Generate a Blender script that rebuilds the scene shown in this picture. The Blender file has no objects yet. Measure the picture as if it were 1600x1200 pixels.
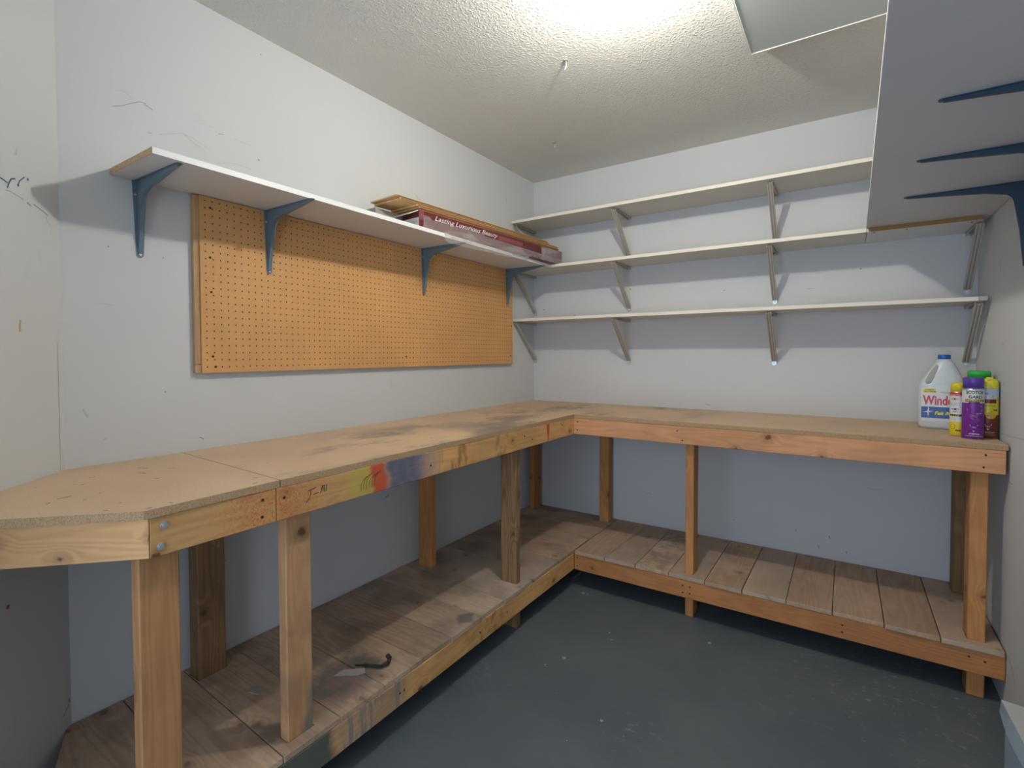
import bpy, bmesh, math, random
from mathutils import Vector, Matrix
random.seed(7)
S = bpy.context.scene
COL = S.collection
# ---------------------------------------------------------------- camera
FX = 788.4
cd = bpy.data.cameras.new('camera'); cam = bpy.data.objects.new('camera', cd); COL.objects.link(cam)
YAW, PIT, ROL = 0.5882, -0.0252, -0.0024
f = Vector((-math.sin(YAW), math.cos(YAW), 0)); r = Vector((math.cos(YAW), math.sin(YAW), 0)); u = Vector((0, 0, 1))
f2 = f*math.cos(PIT)+u*math.sin(PIT); u2 = -f*math.sin(PIT)+u*math.cos(PIT)
r3 = r*math.cos(ROL)+u2*math.sin(ROL); u3 = -r*math.sin(ROL)+u2*math.cos(ROL)
M = Matrix((r3, u3, -f2)).transposed().to_4x4(); M.translation = Vector((1.9087, -3.1491, 1.3118))
cam.matrix_world = M
cd.sensor_fit = 'HORIZONTAL'; cd.sensor_width = 36.0; cd.lens = FX/1600*36; cd.shift_y = -27.26/1600
cd.clip_start = 0.05
S.camera = cam
# ---------------------------------------------------------------- view, world, lights
S.view_settings.view_transform = 'Standard'; S.view_settings.look = 'None'
S.view_settings.gamma = 1.0; S.view_settings.use_curve_mapping = False
S.view_settings.exposure = 1.0
w = bpy.data.worlds.new('world'); S.world = w; w.use_nodes = True
w.node_tree.nodes['Background'].inputs[0].default_value = (0.62, 0.74, 0.95, 1)
w.node_tree.nodes['Background'].inputs[1].default_value = 1.0
BULB = (1.30, -1.62, 2.445)
BULB_STRENGTH = 590.0
FILL_W = 12.5
ld = bpy.data.lights.new('cool_fill_light', 'AREA'); ld.shape = 'RECTANGLE'; ld.size = 1.5; ld.size_y = 2.05  # cool fill lamp added behind the camera, at an unseen door opening
ld.energy = FILL_W; ld.color = (0.66, 0.80, 1.0)
lo = bpy.data.objects.new('cool_fill_light', ld); COL.objects.link(lo)
lo.location = (1.45, -4.72, 1.06); lo.rotation_euler = (math.radians(90), 0, 0)

# ---------------------------------------------------------------- constants of the place
H = 2.544; W = 2.403; YL = -2.651
HB = 0.975; DL = 0.645; DR = 0.633; HS = 0.216; T = 0.019; B2 = 0.089; B1 = 0.038

# ---------------------------------------------------------------- material helper
class NT:
    def __init__(s, name):
        m = bpy.data.materials.new(name); m.use_nodes = True; s.m = m; s.t = m.node_tree
        s.n = s.t.nodes; s.n.clear(); s.l = s.t.links
        s.out = s.n.new('ShaderNodeOutputMaterial'); s.b = s.n.new('ShaderNodeBsdfPrincipled')
        s.l.new(s.b.outputs[0], s.out.inputs[0]); s._tc = None
    def put(s, sock, v):
        if hasattr(v, 'is_linked') or hasattr(v, 'links'): s.l.new(v, sock)
        else:
            if sock.type == 'RGBA' and len(v) == 3: v = (*v, 1)
            sock.default_value = v
    def obj(s):
        if not s._tc: s._tc = s.n.new('ShaderNodeTexCoord')
        return s._tc.outputs['Object']
    def rnd(s): return s.n.new('ShaderNodeObjectInfo').outputs['Random']
    def xyz(s, v=None):
        n = s.n.new('ShaderNodeSeparateXYZ'); s.l.new(v if v is not None else s.obj(), n.inputs[0]); return n.outputs
    def ma(s, op, a, b=0.0, c=0.0, clamp=False):
        n = s.n.new('ShaderNodeMath'); n.operation = op; n.use_clamp = clamp
        s.put(n.inputs[0], a); s.put(n.inputs[1], b)
        if op == 'MULTIPLY_ADD' : s.put(n.inputs[2], c)
        return n.outputs[0]
    def vec(s, op, a, b):
        n = s.n.new('ShaderNodeVectorMath'); n.operation = op; s.put(n.inputs[0], a); s.put(n.inputs[1], b); return n.outputs[0]
    def noise(s, v, scale, detail=3, rough=.5, dist=0.0):
        n = s.n.new('ShaderNodeTexNoise'); s.l.new(v, n.inputs['Vector'])
        n.inputs['Scale'].default_value = scale; n.inputs['Detail'].default_value = detail
        n.inputs['Roughness'].default_value = rough; n.inputs['Distortion'].default_value = dist
        return n.outputs['Fac']
    def voro(s, v, scale, out='Distance', rand=1.0):
        n = s.n.new('ShaderNodeTexVoronoi'); s.l.new(v, n.inputs['Vector']); n.inputs['Scale'].default_value = scale
        n.inputs['Randomness'].default_value = rand
        return n.outputs[out]
    def ramp(s, x, lo, hi, a=0.0, b=1.0):
        n = s.n.new('ShaderNodeMapRange'); n.interpolation_type = 'SMOOTHSTEP'
        s.put(n.inputs['Value'], x); s.put(n.inputs['From Min'], lo); s.put(n.inputs['From Max'], hi)
        s.put(n.inputs['To Min'], a); s.put(n.inputs['To Max'], b); return n.outputs['Result']
    def mix(s, fac, a, b, mode='MIX'):
        n = s.n.new('ShaderNodeMix'); n.data_type = 'RGBA'; n.blend_type = mode
        s.put(n.inputs[0], fac); s.put(n.inputs[6], a); s.put(n.inputs[7], b); return n.outputs[2]
    def bump(s, h, strength=.3, dist=.002):
        n = s.n.new('ShaderNodeBump'); n.inputs['Strength'].default_value = strength; n.inputs['Distance'].default_value = dist
        s.l.new(h, n.inputs['Height']); s.l.new(n.outputs[0], s.b.inputs['Normal'])
    def col(s, c): s.put(s.b.inputs['Base Color'], c)
    def set(s, **k):
        for a, v in k.items(): s.b.inputs[a.replace('_', ' ')].default_value = v
    def band(s, x, c, hw, soft):      # 1 inside |x-c|<hw
        d = s.ma('ABSOLUTE', s.ma('SUBTRACT', x, c))
        if isinstance(hw, float): return s.ramp(d, hw-soft, hw+soft, 1.0, 0.0)
        return s.ramp(s.ma('SUBTRACT', d, hw), -soft, soft, 1.0, 0.0)

def srgb(r, g, b):
    def q(c):
        c /= 255.; return c/12.92 if c <= .04045 else ((c+.055)/1.055)**2.4
    return (q(r), q(g), q(b))

def plain(name, c, rough=.5, metal=0.0, spec=.5):
    n = NT(name); n.col(c); n.set(Roughness=rough, Metallic=metal); n.b.inputs['Specular IOR Level'].default_value = spec; return n.m

def wood(name, c1, c2, axis, knots=1.0, grain=1.0, rough=.62, vary=.25, extra=None, tint2=None, knotscale=6.5):
    n = NT(name); o = n.obj(); rd = n.rnd()
    cb = n.n.new('ShaderNodeCombineXYZ')
    for i, k in enumerate((17.3, 31.1, 23.7)): n.l.new(n.ma('MULTIPLY', rd, k), cb.inputs[i])
    p = n.vec('ADD', o, cb.outputs[0])
    sc = [1, 1, 1]; sc['xyz'.index(axis)] = 0.09
    ps = n.vec('MULTIPLY', p, tuple(sc))
    fine = n.noise(ps, 260, 4, .6)
    sk = [1, 1, 1]; sk['xyz'.index(axis)] = 0.45
    xs_ = n.xyz(p); ai = 'xyz'.index(axis); oth = [i for i in range(3) if i != ai]
    kc = n.n.new('ShaderNodeCombineXYZ'); n.l.new(n.ma('MULTIPLY', xs_[ai], .8), kc.inputs[0]); n.l.new(n.ma('ADD', xs_[oth[0]], xs_[oth[1]]), kc.inputs[1])
    vn = n.n.new('ShaderNodeTexVoronoi'); vn.voronoi_dimensions = '2D'; n.l.new(kc.outputs[0], vn.inputs['Vector']); vn.inputs['Scale'].default_value = knotscale
    keep = n.ramp(n.xyz(vn.outputs['Color'])[0], .58, .60)
    kv = n.ma('ADD', vn.outputs['Distance'], n.ma('MULTIPLY', n.ma('SUBTRACT', 1.0, keep), 1.0))
    wob = n.noise(p, 70, 3, .6)
    kd = n.ma('ADD', n.ma('ADD', kv, n.ma('MULTIPLY', n.xyz(vn.outputs['Color'])[1], .045)), n.ma('MULTIPLY', n.ma('SUBTRACT', wob, .5), .10))
    halo = n.ramp(kd, .06, .22, 1.0, 0.0); core = n.ramp(kd, .045, .085, 1.0, 0.0)
    low = n.noise(ps, 9, 2, .45)
    rings = n.ma('SINE', n.ma('ADD', n.ma('MULTIPLY', low, 95.0), n.ma('MULTIPLY', n.ramp(kd, .03, .35, 1.0, 0.0), 9.0)))
    rings = n.ramp(rings, -.9, 1.2)
    c = n.mix(n.ma('MULTIPLY', n.ma('ADD', n.ma('MULTIPLY', rings, .38), n.ma('MULTIPLY', fine, .5)), grain, clamp=True), c1, c2)
    v = n.ma('ADD', n.ma('MULTIPLY', rd, vary), 1-vary/2)
    c = n.mix(1.0, c, n.gray(v), 'MULTIPLY')
    if tint2: c = n.mix(n.ramp(n.ma('FRACT', n.ma('MULTIPLY', rd, 7.13)), .35, .8, 0.0, .8), c, n.mix(n.ma('MULTIPLY', fine, .6), tint2, c2))
    if knots:
        c = n.mix(n.ma('MULTIPLY', halo, .45*knots), c, tuple(x*.45 for x in c2))
        c = n.mix(n.ma('MULTIPLY', core, .78*knots), c, (.085, .038, .018))
    patch = n.ramp(n.noise(p, 3.5, 3), .35, .75, .82, 1.08)
    c = n.mix(1.0, c, n.gray(patch), 'MULTIPLY')
    if extra: c = extra(n, c)
    n.col(c); n.set(Roughness=rough); n.b.inputs['Specular IOR Level'].default_value = .3
    n.bump(fine, .25, .0012)
    return n.m
def _gray(s, v):
    n = s.n.new('ShaderNodeCombineXYZ')
    for i in range(3): s.put(n.inputs[i], v)
    return n.outputs[0]
NT.gray = _gray

# ---------------------------------------------------------------- materials
def wall_mat(name, c, c2):
    n = NT(name); o = n.obj()
    a = n.ramp(n.noise(o, 1.3, 3), .35, .7)
    cc = n.mix(n.ma('MULTIPLY', a, .35), c, c2)
    sp = n.ramp(n.voro(o, 7.0), .0, .018, 1.0, 0.0)              # rare dents and specks
    sp2 = n.ma('MULTIPLY', sp, n.ramp(n.noise(o, 2.1, 1), .52, .6))
    cc = n.mix(n.ma('MULTIPLY', sp2, .55), cc, (.12, .11, .10))
    sm = n.ramp(n.noise(n.vec('MULTIPLY', o, (1, 1, .5)), 5.5, 4, .7), .64, .78)
    cc = n.mix(n.ma('MULTIPLY', sm, .16), cc, (.30, .28, .26))
    n.col(cc); n.set(Roughness=.75); n.b.inputs['Specular IOR Level'].default_value = .25
    n.bump(n.noise(o, 140, 3), .12, .001)
    return n.m
m_wall = wall_mat('wall_paint', (.615, .625, .625), (.565, .575, .575))
m_mark = plain('pencil_scuff', (.34, .33, .31), .8)
m_faint = plain('faint_scuff', (.52, .51, .48), .8)
m_teal = plain('teal_marker', (.05, .16, .22), .7)
m_faintrust = plain('yellowish_mark', (.50, .38, .22), .8)
m_rust = plain('rust_mark', (.35, .16, .05), .8)
n = NT('ceiling_stipple'); o = n.obj()
n.col(n.mix(n.ma('MULTIPLY', n.ramp(n.noise(o, 1.1, 2), .35, .7), .3), (.74, .72, .665), (.67, .645, .59)))
n.set(Roughness=.9)
hh = n.ma('ADD', n.ramp(n.voro(n.vec('ADD', o, n.gray(n.ma('MULTIPLY', n.noise(o, 60, 2), .02))), 95), .1, .55, 1.0, 0.0), n.ma('MULTIPLY', n.noise(o, 160, 3), .6))
n.bump(hh, .55, .0035); m_ceil = n.m
# floor: old grey painted concrete with white scuffs
n = NT('floor_paint'); o = n.obj(); xx = n.xyz()
base = n.mix(n.ramp(n.noise(o, 2.2, 4, .6), .3, .7), (.098, .125, .142), (.135, .158, .170))
base = n.mix(n.ramp(n.noise(o, 14, 5, .7), .45, .8, 0.0, .5), base, (.13, .135, .13))
nearr = n.ma('MULTIPLY', n.ramp(xx[0], 1.2, 2.1), n.ramp(xx[1], -1.35, -.75))
chalk = n.ma('MULTIPLY', n.ramp(n.noise(n.vec('MULTIPLY', o, (1, 1.6, 1)), 22, 6, .75), .56, .68), n.ma('MAXIMUM', n.ma('MULTIPLY', nearr, .75), n.ramp(n.noise(o, 1.7, 2), .58, .72, 0.0, .5)))
base = n.mix(chalk, base, (.34, .36, .36))
dots = n.ma('MULTIPLY', n.ramp(n.voro(o, 9.0), .012, .03, 1.0, 0.0), n.ramp(n.noise(o, 3.3, 1), .5, .6))
base = n.mix(n.ma('MULTIPLY', dots, .8), base, (.5, .52, .52))
n.col(base); n.set(Roughness=.45); n.b.inputs['Specular IOR Level'].default_value = .35
n.bump(n.noise(o, 30, 4), .15, .002); m_floor = n.m

PINE1 = (.78, .455, .19); PINE2 = (.58, .295, .10)
def rail_extra(n, c):
    x = n.xyz(); y = x[1]; z = x[2]; o = n.obj()
    wob = n.ma('MULTIPLY', n.ma('SUBTRACT', n.noise(o, 18, 3), .5), .07)
    yy = n.ma('ADD', y, wob); front = n.ramp(x[0], DL-.01, DL-.004)
    up = n.ramp(z, .5, .6)
    def put(c, cen, hw, soft, colr, amt, m=None):
        k = n.ma('MULTIPLY', n.ma('MULTIPLY', n.band(yy, cen, hw, soft), up), amt)
        k = n.ma('MULTIPLY', k, front)
        if m is not None: k = n.ma('MULTIPLY', k, m)
        return n.mix(k, c, colr)
    c = put(c, -2.09, .055, .03, (.46, .40, .07), .6)
    c = put(c, -2.035, .028, .012, (.55, .07, .035), .9)
    c = put(c, -1.915, .085, .03, (.060, .105, .20), .88, n.ramp(n.noise(o, 30, 3), .2, .6, .85, 1.0))
    c = put(c, -1.80, .05, .035, (.30, .24, .27), .5)
    # orange overspray by the first joint
    sp = n.ramp(n.noise(o, 190, 2, .6), .50, .60)
    c = put(c, -2.40, .13, .07, (.52, .16, .05), .85, n.ma('MAXIMUM', sp, .22))
    c = put(c, -1.62, .10, .05, (.16, .07, .02), .55, n.ramp(n.noise(n.vec('MULTIPLY', o, (1, 1, .35)), 26, 3), .5, .6))
    c = put(c, -1.35, .06, .03, (.16, .07, .02), .45, n.ramp(n.noise(n.vec('MULTIPLY', o, (1, 1, .35)), 30, 3), .5, .6))
    # orange drip
    zz = n.ramp(z, .87, .935)
    k = n.band(y, -.925, n.ma('MULTIPLY_ADD', zz, .012, .003), .004)
    c = n.mix(n.ma('MULTIPLY', n.ma('MULTIPLY', k, up), front), c, (.60, .10, .02))
    # lower rail: grey paint drips and a dark patch near the front
    dn = n.ramp(z, .5, .6, 1.0, 0.0)
    drip = n.ramp(n.noise(n.vec('MULTIPLY', o, (1, 1, .12)), 60, 2), .5, .62)
    k = n.ma('MULTIPLY', n.ma('MULTIPLY', n.band(yy, -2.07, .14, .04), dn), n.ma('MULTIPLY_ADD', drip, .5, .45))
    c = n.mix(n.ma('MULTIPLY', k, front), c, (.26, .22, .20))
    k = n.ma('MULTIPLY', n.ma('MULTIPLY', n.ramp(yy, -2.24, -2.2, 1.0, 0.0), dn), front)
    c = n.mix(n.ma('MULTIPLY', k, .9), c, (.05, .09, .085))
    k = n.ma('MULTIPLY', n.ma('MULTIPLY', n.band(yy, -1.45, .12, .08), dn), n.ramp(n.noise(o, 25, 3), .45, .62))
    c = n.mix(n.ma('MULTIPLY', k, .5), c, (.12, .08, .04))
    return c
m_railL = wood('pine_rail_left', PINE1, PINE2, 'y', extra=rail_extra, vary=.1)
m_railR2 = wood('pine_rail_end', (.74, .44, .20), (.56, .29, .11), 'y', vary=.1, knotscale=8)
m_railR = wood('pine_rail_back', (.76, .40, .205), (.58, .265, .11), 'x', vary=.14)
m_leg = wood('pine_leg', (.60, .285, .105), (.43, .18, .055), 'z', vary=.35, knotscale=5.5)
def leg_paint(n, c):
    x = n.xyz(); o = n.obj(); z = x[2]
    wob = n.ma('MULTIPLY', n.ma('SUBTRACT', n.noise(o, 12, 3), .5), .05)
    d = n.ma('SUBTRACT', n.ma('ADD', x[1], wob), n.ma('MULTIPLY_ADD', n.ramp(z, .1, .47), .07, -2.325))
    k = n.ma('MULTIPLY', n.ramp(d, -.01, .025), n.ramp(z, .40, .50, .8, 0.0))
    c = n.mix(k, c, (.13, .15, .14))
    c = n.mix(n.ma('MULTIPLY', n.ramp(n.ma('ADD', z, wob), .5, .62, .35, 0.0), n.ramp(n.noise(o, 9, 3), .4, .6)), c, (.22, .12, .09))
    return c
m_legA = wood('pine_leg_brown', (.50, .265, .115), (.35, .165, .06), 'z', vary=.1, knotscale=5.0)
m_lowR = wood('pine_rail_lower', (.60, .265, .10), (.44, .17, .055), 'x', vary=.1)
m_leg_p = wood('pine_leg_painted', (.60, .345, .17), (.44, .235, .10), 'z', vary=.1, knotscale=5.5, extra=leg_paint)
m_leg_old = wood('worn_leg', (.38, .225, .11), (.16, .085, .035), 'z', vary=.1, grain=1.2)
def whit(n, c):
    k = n.ramp(n.noise(n.vec('MULTIPLY', n.obj(), (1, 1, .3)), 24, 4, .7), .55, .66)
    z = n.xyz()[2]
    return n.mix(n.ma('MULTIPLY', n.ma('MULTIPLY', k, n.ramp(z, .45, .7)), .55), c, (.45, .38, .34))
m_leg_dark = wood('dark_leg', (.33, .19, .085), (.16, .085, .038), 'z', vary=.1, extra=whit)
def board_extra(n, c):
    o = n.obj(); x = n.xyz()
    g = n.ramp(n.noise(o, 4.2, 4, .6), .42, .72)
    c = n.mix(n.ma('MULTIPLY', g, .5), c, (.13, .10, .085))
    dp = n.ma('MULTIPLY', n.ramp(n.voro(o, 17.0), .03, .05, 1.0, 0.0), n.ramp(n.noise(o, 2.5, 1), .5, .58))
    c = n.mix(n.ma('MULTIPLY', dp, .45), c, (.45, .42, .40))
    # spilled paint by the second leg
    dx = n.ma('SUBTRACT', x[0], .50); dy = n.ma('SUBTRACT', x[1], -2.07)
    d = n.ma('SQRT', n.ma('ADD', n.ma('MULTIPLY', n.ma('MULTIPLY', dx, dx), 2.2), n.ma('MULTIPLY', dy, dy)))
    d = n.ma('ADD', d, n.ma('MULTIPLY', n.ma('SUBTRACT', n.noise(o, 14, 4, .7), .5), .16))
    k = n.ramp(d, .10, .2, .75, 0.0)
    c = n.mix(k, c, n.mix(n.ramp(n.noise(o, 20, 3), .4, .6), (.065, .085, .082), (.17, .12, .12)))
    d2 = n.ma('ADD', n.ma('ABSOLUTE', n.ma('SUBTRACT', x[1], -1.54)), n.ma('ABSOLUTE', n.ma('MULTIPLY', n.ma('SUBTRACT', x[0], .60), 1.2)))
    k = n.ramp(n.ma('ADD', d2, n.ma('MULTIPLY', n.noise(o, 30, 3), .04)), .055, .085, .7, 0.0)
    return n.mix(k, c, (.11, .11, .13))
m_boardL = wood('shelf_board_left', (.62, .45, .32), (.40, .265, .17), 'x', vary=.45, extra=board_extra, tint2=(.58, .51, .42), knots=.7)
def bx(n, c):
    o = n.obj(); x = n.xyz()
    g = n.ramp(n.noise(n.vec('MULTIPLY', o, (1, .5, 1)), 8, 4, .6), .45, .75)
    c = n.mix(n.ma('MULTIPLY', g, .35), c, (.52, .43, .34))
    k = n.ma('MULTIPLY', n.ramp(n.ma('ABSOLUTE', n.ma('SUBTRACT', x[0], 1.08)), .05, .11, 1.0, 0.0), n.ramp(n.noise(o, 16, 4, .7), .42, .6, 0.0, .6))
    return n.mix(k, c, (.16, .15, .14))
m_boardR = wood('shelf_board_back', (.60, .41, .28), (.43, .265, .16), 'y', vary=.4, extra=bx, tint2=(.58, .47, .36), knots=.6)
m_dbl = wood('dirty_board', (.20, .13, .085), (.13, .08, .05), 'x', vary=.3)
# particle board worktop
n = NT('particle_board_top'); o = n.obj(); x = n.xyz()
c = n.mix(n.ramp(n.noise(o, 3.0, 3), .3, .7), (.68, .495, .325), (.60, .43, .275))
c = n.mix(n.ramp(n.noise(o, 420, 2, .7), .45, .75, 0.0, .35), c, (.33, .22, .13))
wk = n.ramp(n.noise(n.vec('MULTIPLY', o, (1, .55, 1)), 4.6, 5, .65), .44, .64)
busy = n.ma('MULTIPLY', n.ma('MULTIPLY', n.ramp(x[1], -2.5, -2.1), n.ramp(x[0], .06, .3)), n.ramp(x[0], 1.5, .9))
c = n.mix(n.ma('MULTIPLY', n.ma('MULTIPLY', wk, busy), .72), c, (.17, .145, .135))
c = n.mix(n.ma('MULTIPLY', n.ma('MULTIPLY', n.ramp(n.noise(o, 7, 3), .58, .7), busy), .4), c, (.62, .47, .30))
bandk = n.ma('MULTIPLY', n.band(n.ma('ADD', x[1], n.ma('MULTIPLY', n.noise(o, 8, 3), .15)), -1.25, .11, .08), n.ramp(x[0], .2, .4))
c = n.mix(n.ma('MULTIPLY', bandk, .5), c, (.14, .13, .13))
ch = n.ma('MULTIPLY', n.ramp(n.voro(n.vec('MULTIPLY', o, (1.3, .6, 0)), 15.0), .03, .08, 1.0, 0.0), n.ramp(n.noise(o, 5, 1), .44, .52))
c = n.mix(n.ma('MULTIPLY', ch, .75), c, (.16, .09, .05))
n.col(c); n.set(Roughness=.55); n.b.inputs['Specular IOR Level'].default_value = .3; n.bump(n.noise(o, 300, 2), .1, .0008)
m_top = n.m
n = NT('particle_board_edge'); o = n.obj()
c = n.mix(n.ramp(n.noise(o, 330, 3, .7), .4, .65), (.50, .335, .185), (.33, .205, .10))
n.col(c); n.set(Roughness=.9); n.bump(n.noise(o, 330, 3), .8, .002); m_edge = n.m
n = NT('raw_board_edge'); o = n.obj()
n.col(n.mix(n.ramp(n.noise(o, 300, 3, .7), .4, .65), (.60, .42, .24), (.42, .27, .13))); n.set(Roughness=.9); m_rawedge = n.m
m_rawdark = plain('raw_brown_edge', (.34, .20, .07), .85)
def melamine(name, c):
    n = NT(name); o = n.obj()
    n.col(n.mix(n.ramp(n.noise(o, 3, 3), .4, .7, 0.0, .3), c, tuple(v*.88 for v in c))); n.set(Roughness=.4); return n.m
m_mel = melamine('white_melamine', (.70, .69, .68))
m_melc = melamine('cream_melamine', (.64, .60, .52))
m_melr = melamine('grey_white_board', (.60, .60, .61))
m_melcedge = plain('cream_edge', (.80, .74, .62), .5)
m_meledge = plain('white_edge', (.82, .83, .82), .4)
n = NT('hardboard'); o = n.obj()
c = n.mix(n.ramp(n.noise(o, 2.5, 3), .3, .7), (.72, .385, .14), (.63, .33, .118))
c = n.mix(n.ramp(n.noise(o, 500, 2, .7), .45, .7, 0.0, .4), c, (.34, .17, .07))
n.col(c); n.set(Roughness=.6); m_peg = n.m
m_strip = wood('batten_pine', (.62, .41, .22), (.46, .27, .13), 'z', knots=0, vary=.1)
m_steel = plain('galvanised_screw', (.55, .58, .60), .35, .8)
m_dark = plain('dark_hole', (.03, .022, .018), .8)
m_blue = plain('blue_grey_enamel', (.14, .20, .25), .38, .15)
m_navy = plain('dark_blue_enamel', (.028, .060, .100), .38, .15)
m_taupe = plain('taupe_metal', (.50, .465, .41), .45, .15)
m_taupe2 = plain('taupe_metal_groove', (.36, .325, .28), .5, .15)

# ---------------------------------------------------------------- mesh helper
class MB:
    def __init__(s): s.bm = bmesh.new(); s.mats = []
    def mi(s, m):
        if m not in s.mats: s.mats.append(m)
        return s.mats.index(m)
    def poly(s, pts, mat):
        f = s.bm.faces.new([s.bm.verts.new(p) for p in pts]); f.material_index = s.mi(mat); return f
    def prism(s, pts, z0, z1, mat, top=None, axis='z', bev=0.0, side=None):
        """pts 2-D outline (CCW) extruded along axis"""
        def P(a, b, c): return {'z': (a, b, c), 'y': (a, c, b), 'x': (c, a, b)}[axis]
        n0 = set(s.bm.verts)
        lo = [s.bm.verts.new(P(a, b, z0)) for a, b in pts]; hi = [s.bm.verts.new(P(a, b, z1)) for a, b in pts]
        i = s.mi(mat); ti = s.mi(top) if top else i; si = s.mi(side) if side else i
        fs = []
        f = s.bm.faces.new(list(reversed(lo))); f.material_index = i; fs.append(f)
        f = s.bm.faces.new(hi); f.material_index = ti; fs.append(f)
        k = len(pts)
        for j in range(k):
            f = s.bm.faces.new([lo[j], lo[(j+1) % k], hi[(j+1) % k], hi[j]]); f.material_index = si; fs.append(f)
        if bev:
            es = list({e for f in fs for e in f.edges})
            bmesh.ops.bevel(s.bm, geom=es, offset=bev, segments=1, affect='EDGES', profile=.5)
        return fs
    def box(s, a, b, mat, bev=0.0, top=None, side=None):
        x0, y0, z0 = a; x1, y1, z1 = b
        return s.prism([(x0, y0), (x1, y0), (x1, y1), (x0, y1)], z0, z1, mat, top=top, bev=bev, side=side)
    def lathe(s, prof, c, mats, seg=32, caps=True):
        """prof list of (r,z); mats single or one per band"""
        rings = []
        for r_, z_ in prof:
            rings.append([s.bm.verts.new((c[0]+r_*math.cos(2*math.pi*k/seg), c[1]+r_*math.sin(2*math.pi*k/seg), c[2]+z_)) for k in range(seg)])
        for j in range(len(prof)-1):
            m = mats[j] if isinstance(mats, (list, tuple)) else mats
            i = s.mi(m)
            for k in range(seg):
                f = s.bm.faces.new([rings[j][k], rings[j][(k+1) % seg], rings[j+1][(k+1) % seg], rings[j+1][k]]); f.material_index = i; f.smooth = True
        if caps:
            f = s.bm.faces.new(list(reversed(rings[0]))); f.material_index = s.mi(mats[0] if isinstance(mats, (list, tuple)) else mats)
            f = s.bm.faces.new(rings[-1]); f.material_index = s.mi(mats[-1] if isinstance(mats, (list, tuple)) else mats)
    def rod(s, p0, p1, r_, mat, seg=12, r1=None):
        p0 = Vector(p0); p1 = Vector(p1); d = (p1-p0).normalized()
        a = d.orthogonal().normalized(); b = d.cross(a); r1 = r_ if r1 is None else r1
        A = [s.bm.verts.new(p0+(a*math.cos(t)+b*math.sin(t))*r_) for t in [2*math.pi*k/seg for k in range(seg)]]
        Bv = [s.bm.verts.new(p1+(a*math.cos(t)+b*math.sin(t))*r1) for t in [2*math.pi*k/seg for k in range(seg)]]
        i = s.mi(mat)
        for k in range(seg):
            f = s.bm.faces.new([A[k], A[(k+1) % seg], Bv[(k+1) % seg], Bv[k]]); f.material_index = i; f.smooth = True
        f = s.bm.faces.new(list(reversed(A))); f.material_index = i
        f = s.bm.faces.new(Bv); f.material_index = i
    def build(s, name, parent=None, loc=(0, 0, 0), smooth=False):
        bmesh.ops.recalc_face_normals(s.bm, faces=s.bm.faces[:])
        me = bpy.data.meshes.new(name); s.bm.to_mesh(me); s.bm.free()
        for m in s.mats: me.materials.append(m)
        o = bpy.data.objects.new(name, me); COL.objects.link(o); o.location = loc
        if parent: o.parent = parent
        if smooth:
            for p in me.polygons: p.use_smooth = True
        return o
def empty(name, loc=(0, 0, 0), rz=0.0):
    o = bpy.data.objects.new(name, None); COL.objects.link(o); o.location = loc; o.rotation_euler.z = rz
    o.empty_display_size = .05; return o
def tag(o, label=None, cat=None, group=None, kind=None):
    if label: o['label'] = label
    if cat: o['category'] = cat
    if group: o['group'] = group
    if kind: o['kind'] = kind
    return o
def copy_tree(o, parent=None):
    c = o.copy(); COL.objects.link(c); c.parent = parent
    for ch in [x for x in bpy.data.objects if x.parent == o]: copy_tree(ch, c)
    return c

# ---------------------------------------------------------------- the room
def ribbon(mb, pts, w, mat, frame, lift=.0006):
    """thin stroke on a wall; frame(u,v,lift)->xyz"""
    for (a, b) in zip(pts[:-1], pts[1:]):
        d = Vector((b[0]-a[0], b[1]-a[1])); L = d.length or 1e-6; nrm = Vector((-d.y, d.x))/L*w/2
        q = [(a[0]+nrm.x, a[1]+nrm.y), (a[0]-nrm.x, a[1]-nrm.y), (b[0]-nrm.x, b[1]-nrm.y), (b[0]+nrm.x, b[1]+nrm.y)]
        mb.poly([frame(p[0], p[1], lift) for p in q], mat)
def arc(u0, v0, u1, v1, bulge, n_=10):
    out = []
    d = Vector((u1-u0, v1-v0)); nn = Vector((-d.y, d.x))
    for k in range(n_+1):
        t = k/n_; o_ = 4*t*(1-t)*bulge
        out.append((u0+d.x*t+nn.x*o_, v0+d.y*t+nn.y*o_))
    return out
mb = MB(); mb.box((-.1, YL, 0), (0, .1, H), m_wall)
fl = lambda u_, v_, l: (l, u_, v_)          # left wall, u=y v=z
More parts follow.
